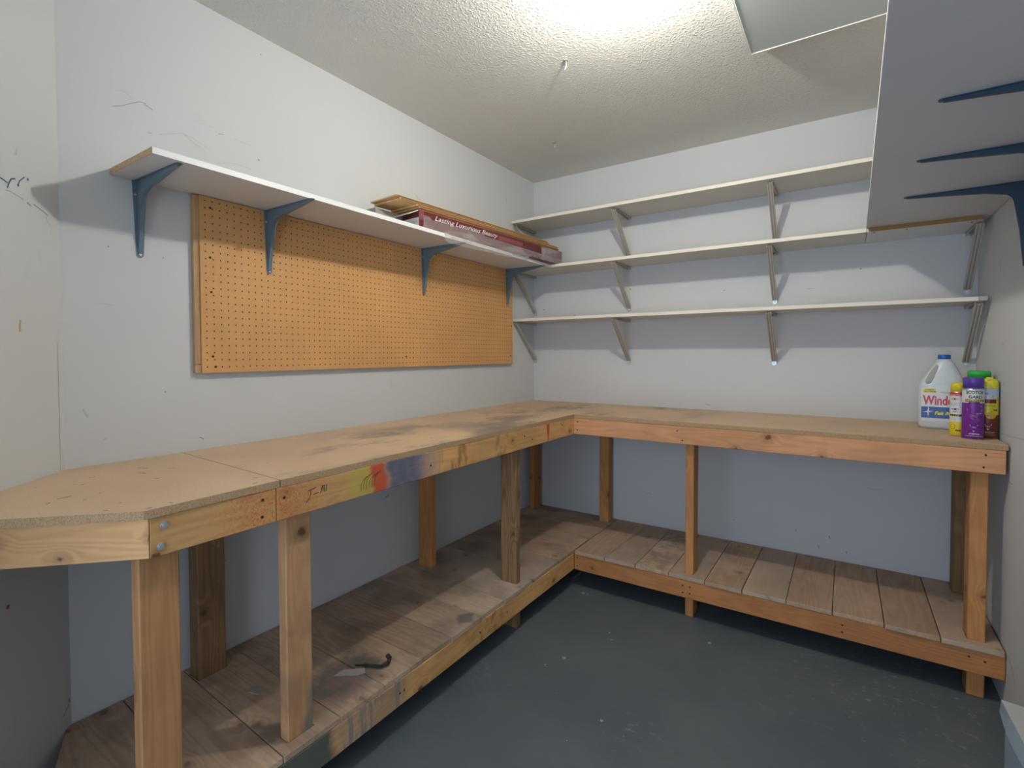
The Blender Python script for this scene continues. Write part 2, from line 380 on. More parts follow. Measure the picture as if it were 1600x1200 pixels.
for pts_, w_, m_ in [([(-2.518, 2.082), (-2.49, 2.095), (-2.467, 2.112), (-2.444, 2.126), (-2.427, 2.127)], .002, m_mark), ([(-2.509, 2.135), (-2.489, 2.143), (-2.472, 2.133), (-2.459, 2.124)], .0015, m_faint),
        ([(-2.432, 2.123), (-2.418, 2.118), (-2.409, 2.114)], .003, m_mark), ([(-2.425, 2.035), (-2.412, 2.037)], .002, m_mark), ([(-2.392, 2.041), (-2.349, 2.058), (-2.32, 2.069), (-2.289, 2.066), (-2.258, 2.053), (-2.237, 2.046)], .0018, m_faint),
        ([(-2.314, 2.069), (-2.29, 2.051), (-2.262, 2.040)], .003, m_faint), ([(-2.201, 2.111), (-2.181, 2.114)], .002, m_mark), ([(-2.146, 2.112), (-2.11, 2.11), (-2.081, 2.11)], .0018, m_faint),
        ([(-2.203, 2.003), (-2.171, 2.017), (-2.136, 2.021), (-2.082, 2.02)], .0018, m_faint), ([(-2.284, 2.123), (-2.251, 2.129), (-2.218, 2.125)], .0015, m_faint),
        ([(-2.607, 1.148), (-2.596, 1.123)], .006, m_faint), ([(-2.567, 1.467), (-2.549, 1.47), (-2.53, 1.466)], .002, m_faint), ([(-2.284, 1.02), (-2.269, 1.011)], .004, m_mark),
        ([(-1.428, .60), (-1.402, .605)], .005, m_mark), ([(-1.98, .405), (-1.97, .39)], .005, m_mark), ([(-1.955, .40), (-1.95, .385)], .004, m_mark), ([(-2.56, 1.05), (-2.55, 1.055)], .005, m_faint),
        ([(-.36, 2.35), (-.345, 2.33)], .012, m_faint), ([(-.30, 2.29), (-.295, 2.28)], .012, m_faint), ([(-1.20, 2.15), (-1.16, 2.13)], .006, m_faint)]:
    ribbon(mb, pts_, w_, m_, fl)
for y_, z_, r_ in [(-2.037, 2.473, .003), (-2.536, 1.647, .003), (-2.386, 1.635, .0025), (-2.051, 2.064, .004), (-2.388, 1.187, .003), (-1.6, 1.95, .003), (-1.3, 2.12, .003), (-2.36, .67, .003), (-2.2, .55, .003), (-2.15, .78, .003)]:
    mb.poly([fl(y_+r_*math.cos(t), z_+r_*math.sin(t), .0006) for t in [k*math.pi/4 for k in range(8)]], m_mark)
tag(mb.build('wall_left'), kind='structure')
mb = MB(); mb.box((-.1, 0, 0), (W+.1, .1, H), m_wall)
fb = lambda u_, v_, l: (u_, -l, v_)
for x_, z_, s_ in [(.73, 1.727, .006), (1.955, 1.743, .005), (.331, 1.576, .006), (.086, 1.628, .005), (1.12, 2.26, .004), (1.5, 2.28, .004), (1.30, 1.68, .004), (1.36, .34, .003), (1.68, .34, .004)]:
    mb.poly([fb(x_+s_*math.cos(t), z_+s_*math.sin(t), .0006) for t in [k*math.pi/4 for k in range(8)]], m_mark)
for pts_, w_ in [([(1.996, .621), (2.02, .615), (2.063, .621)], .0015), ([(1.784, .278), (1.79, .272), (1.788, .262)], .005), ([(1.91, .274), (1.915, .262)], .005), ([(1.833, .34), (1.84, .325)], .005), ([(.841, .419), (.875, .416)], .002),
        ([(.855, .40), (.872, .402)], .002), ([(.838, .335), (.838, .32)], .002), ([(1.721, 1.659), (1.745, 1.657)], .0015), ([(.20, .995), (.22, 1.005)], .002), ([(1.20, 1.01), (1.23, 1.0)], .003)]:
    ribbon(mb, pts_, w_, m_mark, fb)
tag(mb.build('wall_back'), kind='structure')
mb = MB(); mb.box((W, -4.8, 0), (W+.1, 0, H), m_wall)
fr = lambda u_, v_, l: (W-l, u_, v_)
ribbon(mb, arc(-.40, 1.0, -.80, 1.02, .01), .006, m_faint, fr)
for a in [(arc(-.75, .16, -.66, .21, .1), .004), (arc(-.85, .09, -.80, .12, -.1), .004), (arc(-.5, 1.35, -.47, 1.35, -.3), .003), (arc(-.52, 1.2, -.515, 1.19, .1), .006), (arc(-.42, 1.68, -.43, 1.63, .1), .004), (arc(-.6, .85, -.66, .84, .1), .004)]:
    ribbon(mb, a[0], a[1], m_mark, fr)
tag(mb.build('wall_right'), kind='structure')
# the wall that turns 45 degrees into the room at the left
E1 = .65
mb = MB()
mb.prism([(0, YL), (-.1, YL), (E1-.1, YL-E1-.1), (E1, YL-E1)], 0, H, m_wall)
q = .70710678
fd = lambda u_, v_, l: (u_*q+l*q, YL-u_*q+l*q, v_)   # u = distance from the corner
for pts_, w_, m_ in [([(.222, 1.752), (.205, 1.751), (.191, 1.747)], .0035, m_teal), ([(.192, 1.734), (.185, 1.751), (.177, 1.762), (.164, 1.766)], .004, m_teal), ([(.156, 1.752), (.150, 1.765), (.133, 1.781)], .003, m_teal), ([(.157, 1.75), (.154, 1.755)], .006, m_teal),
        ([(.124, 1.780), (.118, 1.778)], .007, m_teal), ([(.197, 1.727), (.182, 1.728), (.158, 1.724), (.137, 1.720)], .0018, m_mark), ([(.126, 1.717), (.112, 1.712)], .005, m_mark), ([(.102, 1.719), (.083, 1.714), (.047, 1.703)], .0035, m_mark),
        ([(.052, 1.702), (.055, 1.69), (.045, 1.68), (.035, 1.674), (.038, 1.651)], .002, m_faint), ([(.16, 1.403), (.163, 1.388), (.162, 1.372)], .007, m_faintrust), ([(.158, 1.845), (.161, 1.826)], .007, m_faint),
        ([(.232, .682), (.222, .678)], .010, m_rust), ([(.205, .946), (.204, .93)], .007, m_faint), ([(.01, .282), (.025, .272), (.038, .262)], .004, m_mark), ([(.012, .30), (.008, .285)], .008, m_mark)]:
    ribbon(mb, pts_, w_, m_, fd)
ribbon(mb, [(.022, HB+.001), (.021, 1.35)], .0016, m_mark, fd)
tag(mb.build('wall_corner'), kind='structure')
mb = MB(); mb.box((E1-.1, -4.8, 0), (E1, YL-E1-.1, H), m_wall); tag(mb.build('wall_entry'), kind='structure')
mb = MB()
mb.box((E1, -4.9, 0), (.70, -4.8, H), m_wall); mb.box((2.2, -4.9, 0), (W+.1, -4.8, H), m_wall); mb.box((.70, -4.9, 2.1), (2.2, -4.8, H), m_wall)
tag(mb.build('wall_front'), kind='structure')
mb = MB(); mb.box((-.2, -4.9, -.1), (W+.1, .1, 0), m_floor)
def dot(mb, x, y, r_, mat):
    mb.poly([(x+r_*math.cos(t)*(1+.2*math.sin(3*t)), y+r_*math.sin(t), .0006) for t in [k*math.pi/5 for k in range(10)]], mat)
m_wd = plain('white_paint_drip', (.42, .44, .44), .6)
for a in [(.903, -1.243, .009), (.715, -.663, .010), (.74, -.66, .006), (.99, -.95, .004), (1.02, -1.0, .004), (1.40, -.78, .008), (.86, -1.33, .004), (1.19, -1.5, .006)]: dot(mb, *a, m_wd)
tag(mb.build('floor'), kind='structure')
mb = MB(); mb.box((-.2, -4.9, H), (W+.1, .1, H+.1), m_ceil); tag(mb.build('ceiling'), kind='structure')

# ---------------------------------------------------------------- workbench
wbn = tag(empty('workbench', (0, 0, 0)), 'long L-shaped workbench of raw pine studs with a stained particle-board top and plank lower shelf', 'workbench')
# worktop sheets
c45 = lambda y: 0
PC = (DL+.007, -2.693)                                   # where the front is cut off at 45 degrees
PE = (PC[0]-.32, PC[1]-.32)                              # end of the angled cut, meets the diagonal wall
k = (PE[0]+PE[1]-YL)/2; WE = (PE[0]-k+.001, PE[1]-k+.001)
g = .0015
mb = MB(); mb.prism([(g, YL+g), (WE[0], WE[1]), (PE[0], PE[1]), PC, (DL, -2.377), (g, -2.343)], HB-T, HB, m_edge, top=m_top)
m_gouge = plain('gouge', (.16, .095, .055), .8)
for a_, b_ in [((0.408, -2.792), (0.4, -2.785)), ((0.374, -2.766), (0.371, -2.736)), ((0.191, -2.765), (0.195, -2.762)), ((0.183, -2.651), (0.188, -2.648)), ((0.183, -2.643), (0.182, -2.635)), ((0.149, -2.526), (0.185, -2.512)), ((0.229, -2.551), (0.256, -2.542)), ((0.236, -2.479), (0.252, -2.469)), ((0.344, -2.555), (0.354, -2.548)), ((0.242, -2.701), (0.242, -2.694)), ((0.433, -2.734), (0.44, -2.729)), ((0.397, -2.693), (0.4, -2.691)), ((0.635, -2.683), (0.636, -2.671)), ((0.574, -2.739), (0.58, -2.734)), ((0.534, -2.698), (0.538, -2.695)), ((0.629, -2.635), (0.635, -2.631)), ((0.622, -2.438), (0.62, -2.423)), ((0.633, -2.349), (0.641, -2.335)), ((-0.01, -2.649), (-0.014, -2.642)), ((0.061, -2.687), (0.064, -2.685)), ((0.297, -2.288), (0.315, -2.265)), ((0.562, -2.404), (0.572, -2.397))]:
    if a_[1] < -2.39: ribbon(mb, [a_, ((a_[0]+b_[0])/2, (a_[1]+b_[1])/2+.0015), b_], .0035 if abs(a_[0]-b_[0])+abs(a_[1]-b_[1]) < .05 else .0018, m_gouge, lambda u_, v_, l: (u_, v_, HB+.0005), 0)
mb.build('worktop', wbn)
mb = MB(); mb.prism([(g, -2.341), (DL, -2.374), (DL, -2.2), (DL-.003, -1.9), (DL+.001, -1.6), (DL-.002, -1.2), (DL, -DR), (DL, -g), (g, -g)], HB-T, HB, m_edge, top=m_top)
mb.build('worktop', wbn)
mb = MB(); mb.prism([(DL+.0012, -DR), (1.2, -DR-.002), (1.8, -DR+.001), (W-.007, -DR-.001), (W-.007, -g), (DL+.0012, -g)], HB-T, HB, m_edge, top=m_top)
mb.build('worktop', wbn)
zt = HB-T-.001
def rail(name, a, b, mat, bev=.002):
    mb = MB(); mb.box(a, b, mat, bev=bev); return mb.build(name, wbn)
# front rails of the left run (upper), the joint is at y=-2.387
RY = -2.680
rail('front_rail', (DL-B1, -2.386, zt-B2), (DL, -DR, zt), m_railL)
mb = MB(); mb.prism([(DL-B1, RY+.016), (DL, RY), (DL, -2.388), (DL-B1, -2.388)], zt-B2, zt, m_railL, bev=.0015); near_rail = mb.build('front_rail', wbn)
# angled end rail
mb = MB(); mb.box((-B1, -.43, 0), (0, 0, B2), m_railR2, bev=.0015); er = mb.build('end_rail', wbn, (DL-.001, RY-.002, zt-B2)); er.rotation_euler.z = -math.pi/4
rail('front_rail', (DL-B1+.001, -DR, zt-B2), (W-.012, -DR+B1, zt), m_railR)
# lower front rails
zl = HS-T-.001
rail('lower_rail', (DL-B1, -2.95, zl-B2), (DL, -DR, zl), m_railL)
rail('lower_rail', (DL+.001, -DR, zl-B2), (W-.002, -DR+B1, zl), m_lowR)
# ledgers on the walls
rail('rear_rail', (.002, -2.60, zt-B2), (.04, -.05, zt), m_railL)
rail('rear_rail', (.05, -.04, zt-B2), (W-.01, -.002, zt), m_railR)
rail('rear_rail', (.002, -2.60, zl-B2), (.04, -.05, zl), m_railL)
rail('rear_rail', (.05, -.04, zl-B2), (W-.01, -.002, zl), m_railR)
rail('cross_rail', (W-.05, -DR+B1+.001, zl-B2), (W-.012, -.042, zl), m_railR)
# legs
LEGS = []
def leg(x0, y0, x1, y1, mat=None, lab=None, ztop=None):
    mb = MB(); mb.box((x0, y0, 0), (x1, y1, (ztop or zt)-.0005), mat or m_leg, bev=.003)
    o = mb.build('leg', wbn); LEGS.append((x0, y0, x1, y1))
    if lab: o['label'] = lab
    return o
fx = DL-B1-.001
leg(fx-.038, -2.690, fx, -2.606, m_legA)              # A near angled corner
leg(fx-.038, -2.339, fx, -2.258, m_leg_p, 'pine leg smeared with grey-green paint near its foot')  # B
leg(fx-.089, -1.165, fx, -1.127, m_leg_old, 'weathered dark-stained leg')
leg(.042, -2.345, .105, -2.255, m_leg_dark, 'dark brown leg against the wall')
leg(.050, -1.246, .139, -1.208, m_leg)
leg(.045, -.135, .085, -.046, m_leg)
leg(.560, -.100, .625, -.044, m_leg)
leg(1.242, -DR+B1+.001, 1.281, -DR+B1+.09, m_leg)
leg(2.317, -.138, 2.357, -.050, m_leg_dark, 'dark leg with whitish scrapes in the back right corner')
leg(2.300, -DR+B1+.001, 2.352, -DR+B1+.09, m_leg)
# nails and bolts
def nail(x, y, z, ax, r_=.0035, mat=m_dark, name='nail'):
    mb = MB(); d = Vector(ax)*.0018; p = Vector((x, y, z)); mb.rod(p-d, p+d*.6, r_, mat, 8); return mb.build(name, wbn)
for y_, dz in [(-2.365, .03), (-2.425, .022), (-2.427, .066), (-1.79, .05), (-1.15, .03), (-1.08, .055)]:
    nail(DL, y_, zt-dz, (1, 0, 0), .004)
for dz, yy_ in [(.022, -2.652), (.068, -2.66)]:
    mb = MB(); mb.rod((DL-.001, yy_, zt-dz), (DL+.002, yy_, zt-dz), .008, m_steel, 16); mb.rod((DL+.002, yy_, zt-dz), (DL+.007, yy_, zt-dz), .0055, m_steel, 6)
    b_ = mb.build('bolt', wbn); b_['label'] = 'galvanised hex bolt head'
for x_, dz in [(DL+.02, .02), (DL+.02, .066), (1.21, .025), (1.235, .07), (2.335, .022), (2.33, .068)]:
    nail(x_, -DR, zt-dz, (0, -1, 0), .004)
for x_, dz in [(DL+.02, .02), (DL+.02, .066), (1.24, .03), (1.24, .065), (1.275, .03), (1.275, .062), (1.9, .03), (1.9, .06), (2.30, .03), (2.345, .036)]:
    nail(x_, -DR, zl-dz, (0, -1, 0), .004)
for y_ in (-1.95, -1.93, -1.5, -1.3): nail(DL, y_, zl-.045, (1, 0, 0), .004)
# lower shelf boards: outline polygons with the leg footprints cut out (notches)
def boolboard(x0, x1, ya0, ya1, yb0, yb1, mat, along):
    """quad board; split around legs by scanning rectangles"""
    mb = MB()
    if along == 'x':   # board runs in x; ya at x0, yb at x1
        quad = [(x0, ya0), (x1, yb0), (x1, yb1), (x0, ya1)]
    else:              # board runs in y
        quad = [(ya0, x1), (ya1, x1), (yb1, x0), (yb0, x0)]; quad = [(a, b) for a, b in quad][::-1]
    mb.prism(quad, HS-T, HS, mat, bev=.0012)
    o = mb.build('shelf_board', wbn)
    xs = [p[0] for p in quad]; ys = [p[1] for p in quad]
    hit = [L for L in LEGS if L[0] < max(xs) and L[2] > min(xs) and L[1] < max(ys) and L[3] > min(ys)]
    for L in hit:
        c = MB(); c.box((L[0]-.002, L[1]-.002, HS-.1), (L[2]+.002, L[3]+.002, HS+.1), mat); co = c.build('cut')
        md = o.modifiers.new('b', 'BOOLEAN'); md.object = co; md.operation = 'DIFFERENCE'; md.solver = 'EXACT'
        dg = bpy.context.evaluated_depsgraph_get(); dg.update()
        nm = bpy.data.meshes.new_from_object(o.evaluated_get(dg)); o.modifiers.clear(); old = o.data; o.data = nm
        bpy.data.meshes.remove(old); bpy.data.objects.remove(co)
    return o
JL = [(-2.70, -2.74), (-2.526, -2.556), (-2.349, -2.376), (-2.179, -2.192), (-1.831+.175-.175, -1.842), (-1.653, -1.680), (-1.482, -1.487), (-1.303, -1.321), (-1.14, -1.15), (-.98, -.985), (-.80, -.80), (-.615, -.615), (-.435, -.435), (-.257, -.257), (-.10, -.10), (-.003, -.003)]
JL.insert(4, (-2.005, -2.017))
JL = sorted(JL, key=lambda t: t[0])
JL[0] = (-2.665, -2.93)
for j in range(len(JL)-1):
    a, b = JL[j], JL[j+1]; e = random.uniform(.001, .0028)
    x1 = DL+random.uniform(-.004, .003)
    boolboard(.004, x1, a[0]+e, b[0]-.0008, a[1]+e, b[1]-.0008, m_boardL, 'x')
JR = [(.650, .650), (.83, .851), (.998, 1.001), (1.17, 1.174), (1.343, 1.346), (1.509, 1.517), (1.69, 1.688), (1.863, 1.863), (2.041, 2.036), (2.216, 2.213), (2.398, 2.398)]
for j in range(len(JR)-1):
    a, b = JR[j], JR[j+1]; e = random.uniform(.001, .003)
    y0 = -DR+random.uniform(-.010, .002)
    boolboard(y0, -.004, b and a[1]+e, b[1]-.0008, a[0]+e, b[0]-.0008, m_boardR, 'y')
# pencil marks on the rail (child of the rail)
mb = MB(); fm = lambda u_, v_, l: (DL+l, u_, v_)
zz = zt-.03
for st in [[(-2.292, zz+.002), (-2.268, zz+.006)], arc(-2.284, zz+.004, -2.30, zz-.03, .15), [(-2.276, zz-.012), (-2.258, zz-.010)], [(-2.253, zz-.014), (-2.245, zz+.008)], [(-2.245, zz+.008), (-2.244, zz-.01)], [(-2.240, zz+.008), (-2.239, zz-.012)], [(-2.232, zz+.008), (-2.233, zz-.012)]]:
    ribbon(mb, st, .0022, m_dark, fm)
o = mb.build('pencil_mark', wbn); mb = MB()
for k_ in range(6):
    y_ = -2.10+k_*.011; ribbon(mb, arc(y_-.008, zz-.04+.004*(k_ % 2), y_+.018, zz+.004*(k_ % 3), .2), .0017, m_dark, fm)
o = mb.build('pencil_mark', wbn); mb = MB()
ribbon(mb, arc(-.79, zt-.006, -.755, zt-.003, -.6), .003, m_dark, fm)
o = mb.build('pencil_mark', wbn)

# ---------------------------------------------------------------- pegboard with real holes
def pegboard():
    root = tag(empty('pegboard', (0, -1.30, 1.247)), 'long tan hardboard pegboard screwed to the left wall below the white shelf', 'pegboard')
    mb = MB(); i = mb.mi(m_peg); idk = mb.mi(m_dark)
    y0, y1, z0, z1 = -2.281, -.316, 1.247, 1.867; xf, xb = .0245, .0195
    st = .0254; ny = int((y1-y0)/st); nz = int((z1-z0)/st)
    oy = y0+((y1-y0)-ny*st)/2; oz = z0+.008
    L = (0, -1.30, 1.247)
    bm = mb.bm; V = {}
    def v(x, y, z):
        key = (round(x, 5), round(y, 5), round(z, 5))
        if key not in V: V[key] = bm.verts.new((x-L[0], y-L[1], z-L[2]))
        return V[key]
    ys = [oy+st*k for k in range(ny+1)]; zs = [oz+st*k for k in range(nz+1)]
    rr = .0026
    for a in range(ny):
        for b in range(nz):
            ya, yb, za, zb = ys[a], ys[a+1], zs[b], zs[b+1]; cy, cz = (ya+yb)/2, (za+zb)/2
            outer = [(yb, cz), (yb, zb), (cy, zb), (ya, zb), (ya, cz), (ya, za), (cy, za), (yb, za)]
            hole = [(cy+rr*math.cos(k*math.pi/4), cz+rr*math.sin(k*math.pi/4)) for k in range(8)]
            for k in range(8):
                k2 = (k+1) % 8
                f = bm.faces.new([v(xf, *outer[k]), v(xf, *outer[k2]), v(xf, *hole[k2]), v(xf, *hole[k])]); f.material_index = i
                f = bm.faces.new([v(xf, *hole[k]), v(xf, *hole[k2]), v(xb, *hole[k2]), v(xb, *hole[k])]); f.material_index = idk
    def quad(ya, yb, za, zb, x=xf):
        f = bm.faces.new([bm.verts.new((x-L[0], yy-L[1], zz_-L[2])) for yy, zz_ in ((ya, za), (yb, za), (yb, zb), (ya, zb))]); f.material_index = i
    quad(y0, ys[0], z0, z1); quad(ys[-1], y1, z0, z1); quad(ys[0], ys[-1], z0, zs[0]); quad(ys[0], ys[-1], zs[-1], z1)
    for ya, yb, za, zb, vert in ((y0, y0, z0, z1, 1), (y1, y1, z0, z1, 1), (y0, y1, z0, z0, 0), (y0, y1, z1, z1, 0)):
        pts = [(xf, ya, za), (xf, yb, zb), (xb, yb, zb), (xb, ya, za)]
        f = bm.faces.new([bm.verts.new((p[0]-L[0], p[1]-L[1], p[2]-L[2])) for p in pts]); f.material_index = i
    mb.build('panel', root)
    # battens behind
    for (a, b, c, d) in [(-2.300, -2.262, 1.278, 1.866), (-2.300, -2.262, 1.247, 1.276), (-.355, -.318, 1.25, 1.866), (-1.32, -1.28, 1.25, 1.866)]:
        m_ = MB(); m_.box((.001, a-L[1], c-L[2]), (.0185, b-L[1], d-L[2]), m_strip, bev=.001); m_.build('batten', root)
    for (y_, z_) in [(-2.245, 1.83), (-2.248, 1.655), (-2.246, 1.533), (-2.244, 1.305), (-2.235, 1.268), (-1.3, 1.80), (-1.3, 1.30), (-.34, 1.80), (-.34, 1.30), (-.33, 1.50)]:
        m_ = MB(); m_.rod((.0235, y_-L[1], z_-L[2]), (.0258, y_-L[1], z_-L[2]), .0042, m_dark, 10); m_.build('screw', root)
pegboard()

# ---------------------------------------------------------------- shelves and brackets
ZS = [1.549, 1.888, 2.208]        # tops of the three shelves on the back wall
TS = .018
def stamped_bracket(arm, legl, mat, parent, loc, rz, deep=1.0):
    """pressed-steel bracket: local +x away from the wall, z=0 is the shelf underside"""
    s_ = arm/.28; m_ = MB()
    a, b = arm, legl
    prof = [(0, 0), (a, 0), (a, -.006), (a*.62, -.021*deep), (a*.33, -.032*deep), (.058*s_*deep, -.040*s_*deep), (.044*s_*deep, -.053*s_*deep), (.036*s_*deep, -.072*s_*deep), (.025*deep, -b*.55), (.007, -b), (0, -b)]
    m_.prism([(p[0], p[1]) for p in prof], -.0065, .0065, mat, axis='y', bev=.0022)
    # flanges tapering to rounded ends
    def flange(L_, w0, w1, vert, wr=6):
        pts = [(0, -w0), (L_-w1, -w1)] + [(L_-w1+w1*math.sin(t), -w1*math.cos(t)) for t in [math.pi*k/wr for k in range(1, wr)]] + [(L_-w1, w1), (0, w0)]
        if vert: m_.prism([(p[1], -p[0]) for p in pts], .0002, .0022, mat, axis='x')
        else: m_.prism([(p[0]+.0003, p[1]) for p in pts], -.0022, -.0002, mat)
    flange(a+.008, .0145, .009, False); flange(b+.012, .019, .010, True)
    br = m_.build('bracket', parent, loc); br.rotation_euler.z = rz
    for z_, o_ in ((-b-.002, 0), (-.045*s_, -.0115), (-.045*s_, .0115)):
        sm = MB(); sm.rod((.0018, o_, z_), (.0045, o_, z_), .0042, m_steel, 12); sm.build('screw', br)
    return br
def strut_bracket(parent, loc):
    """folded bracket: arm under the shelf, sloping ribbed strut down to a foot on the wall; local -y is out from the wall"""
    m_ = MB(); D = .268; Hh = .262
    m_.box((-.010, -D, -.004), (.010, -.001, -.0005), m_taupe, bev=.001)
    m_.prism([(-.001, -.0005), (-.001, -.017), (-D*.9, -.008), (-D*.9, -.0005)], .008, .010, m_taupe, axis='x')
    m_.prism([(-.001, -.0005), (-.001, -.017), (-D*.9, -.008), (-D*.9, -.0005)], -.010, -.008, m_taupe, axis='x')
    br = m_.build('bracket', parent, loc)
    sm = MB(); p0 = Vector((0, -D-.002, -.011)); p1 = Vector((0, -.007, -Hh)); d = (p1-p0).normalized(); nn = Vector((1, 0, 0)).cross(d)
    if nn.y > 0: nn = -nn
    def bar(x0, x1, t0, t1, mat):
        A = [p0+Vector((x, 0, 0))+nn*t for x, t in ((x0, t0), (x1, t0), (x1, t1), (x0, t1))]
        Bv = [p1+Vector((x, 0, 0))+nn*t for x, t in ((x0, t0), (x1, t0), (x1, t1), (x0, t1))]
        sm.poly(A, mat); sm.poly(Bv[::-1], mat)
        for k in range(4): sm.poly([A[k], Bv[k], Bv[(k+1) % 4], A[(k+1) % 4]], mat)
    bar(-.013, .013, 0, .003, m_taupe2)
    bar(-.013, -.0085, .003, .007, m_taupe); bar(.0085, .013, .003, .007, m_taupe); bar(-.003, .003, .003, .006, m_taupe)
    bar(-.013, -.011, -.007, 0, m_taupe); bar(.011, .013, -.007, 0, m_taupe)
    sm.build('strut', br)
    ft = MB(); pts = [(-.011, -Hh+.006), (-.011, -Hh-.016), (-.006, -Hh-.024), (.006, -Hh-.024), (.011, -Hh-.016), (.011, -Hh+.006)]
    ft.prism(pts, -.004, -.0005, m_steel, axis='y'); ft.rod((0, -.004, -Hh-.011), (0, -.0065, -Hh-.011), .0045, m_meledge, 10); ft.build('foot', br)
    return br
# back shelves
labs = ['lowest of three cream shelves on the back wall, nearest above the workbench', 'middle cream shelf on the back wall, running under the grey right-hand shelf', 'topmost cream shelf on the back wall, just below the ceiling']
XB = [.0145, .723, 1.565, 2.365]
dep = [.280, .285, .295]
for i, z in enumerate(ZS):
    root = tag(empty('wall_shelf', (1.2, 0, z-TS)), labs[i], 'shelf', 'cream shelves on the back wall')
    x1 = 2.388 if i != 1 else 1.971
    mb = MB(); mb.box((.002-1.2, -dep[i], 0), (x1-1.2, -.001, TS), m_melc); 
    mb.box((.002-1.2, -dep[i]-.001, .0002), (x1-1.2, -dep[i], TS-.0002), m_melcedge); mb.build('board', root)
    if i == 1:
        mb = MB(); mb.box((1.973-1.2, -dep[i]+.002, 0), (2.372-1.2, -.001, TS), m_mel); mb.box((1.978-1.2, -dep[i]-.001, .0005), (2.372-1.2, -dep[i]+.002, TS), m_rawdark)
        e_ = mb.build('board', root); e_['label'] = 'short end board with a raw brown front edge'
        for k_ in (2.0, 2.12, 2.34):
            s2 = MB(); s2.rod((k_-1.2, -.255, 0), (k_-1.2, -.255, -.0015), .004, m_dark, 8); s2.build('screw', root)
    if i == 0:
        mb = MB(); mb.box((2.362-1.2, -.292, .001), (2.389-1.2, -.2815, TS-.001), m_taupe); mb.build('end_clip', root)
    for k, x in enumerate(XB):
        strut_bracket(root, (x-1.2, 0, 0))
# left shelf
ZU = 1.8695
root = tag(empty('wall_shelf', (0, -1.4, ZU)), 'long white shelf on the left wall above the pegboard, on blue-grey brackets', 'shelf')
mb = MB(); y0, y1 = -2.527+1.4, -.2875+1.4
mb.box((.002, y0, 0), (.2985, y1, TS), m_mel); mb.box((.2985, y0, .0002), (.300, y1, TS-.0002), m_meledge); mb.box((.002, y0-.0012, .0002), (.300, y0, TS-.0002), m_rawedge)
mb.build('board', root)
for y_ in (-2.452, -2.030, -1.168, -.378):
    stamped_bracket(.278, .232, m_blue, root, (.0005 if y_ < -2.3 else .0262, y_+1.4, -.0005), 0.0)
# right shelf
root = tag(empty('wall_shelf', (W, -1.3, 1.8885)), 'deep grey-white shelf board high on the right wall, on dark blue brackets', 'shelf')
mb = MB(); xl0, xl1 = 1.957-W, 1.9725-W
mb.prism([(xl0-.002, -2.55+1.3), (-.002, -2.55+1.3), (-.002, 1.298), (xl1, 1.298)], 0, TS, m_melr)
mb.prism([(xl0-.0035, -2.55+1.3), (xl0-.002, -2.55+1.3), (xl1, 1.298), (xl1-.0015, 1.298)], .0003, TS-.0003, m_meledge)
mb.build('board', root)
for y_ in (-.765, -1.196, -1.635, -2.08):
    stamped_bracket(.322, .285, m_navy, root, (-.0005, y_+1.3, -.0005), math.pi, .72)

# ---------------------------------------------------------------- ceiling fittings
n = NT('bulb_glow'); e = n.n.new('ShaderNodeEmission'); e.inputs[0].default_value = (1.0, .965, .88, 1); e.inputs[1].default_value = BULB_STRENGTH
n.l.new(e.outputs[0], n.out.inputs[0]); m_bulb = n.m
m_porc = plain('white_porcelain', (.8, .8, .78), .25)
root = tag(empty('ceiling_light', (BULB[0], BULB[1], H)), 'bare round bulb in a white porcelain holder on the ceiling', 'light')
mb = MB(); mb.lathe([(.062, -.0005), (.062, -.014), (.036, -.03), (.026, -.052), (.018, -.054)], (0, 0, 0), m_porc); mb.build('lamp_holder', root)
mb = MB(); R = .025; zc = BULB[2]-H
mb.lathe([(.004, zc-R)]+[(R*math.sin(t), zc-R*math.cos(t)) for t in [math.pi*k/14 for k in range(1, 12)]]+[(.013, zc+.032), (.012, -.055)], (0, 0, 0), m_bulb, 24); mb.build('bulb', root)
n = NT('frosted_panel'); n.col((.60, .66, .63)); n.set(Roughness=.35); n.b.inputs['Transmission Weight'].default_value = .15; m_frost = n.m
root = tag(empty('ceiling_panel', (1.80, -1.16, H)), 'pale frosted rectangular panel with a thin white rim fixed flat on the ceiling', 'ceiling panel')
mb = MB(); mb.box((-.229, -.30, -.044), (.229, .232, -.001), m_frost, bev=.004); mb.build('panel', root)
mb = MB()
for a, b in [((-.232, -.303, -.047), (-.228, .236, -.043)), ((.228, -.303, -.047), (.232, .236, -.043)), ((-.228, .232, -.047), (.228, .236, -.043)), ((-.228, -.303, -.047), (.228, -.299, -.043))]:
    mb.box(a, b, m_porc)
mb.build('rim', root)
for (x_, y_, lab, L_) in [(.908, -1.237, 'small bent nail hanging from the ceiling nearer the middle of the room', .03), (.471, -.538, 'small grey ceiling hook near the far left corner', .02)]:
    mb = MB(); mb.rod((0, 0, 0), (0, 0, -.006), .009, m_mark, 10); mb.rod((0, 0, -.004), (.004, -.003, -L_), .0022, m_taupe, 6); mb.rod((.004, -.003, -L_), (-.008, .004, -L_-.012), .002, m_meledge, 6)
    o = mb.build('ceiling_hook', None, (x_, y_, H)); tag(o, lab, 'hook', 'hooks in the ceiling')

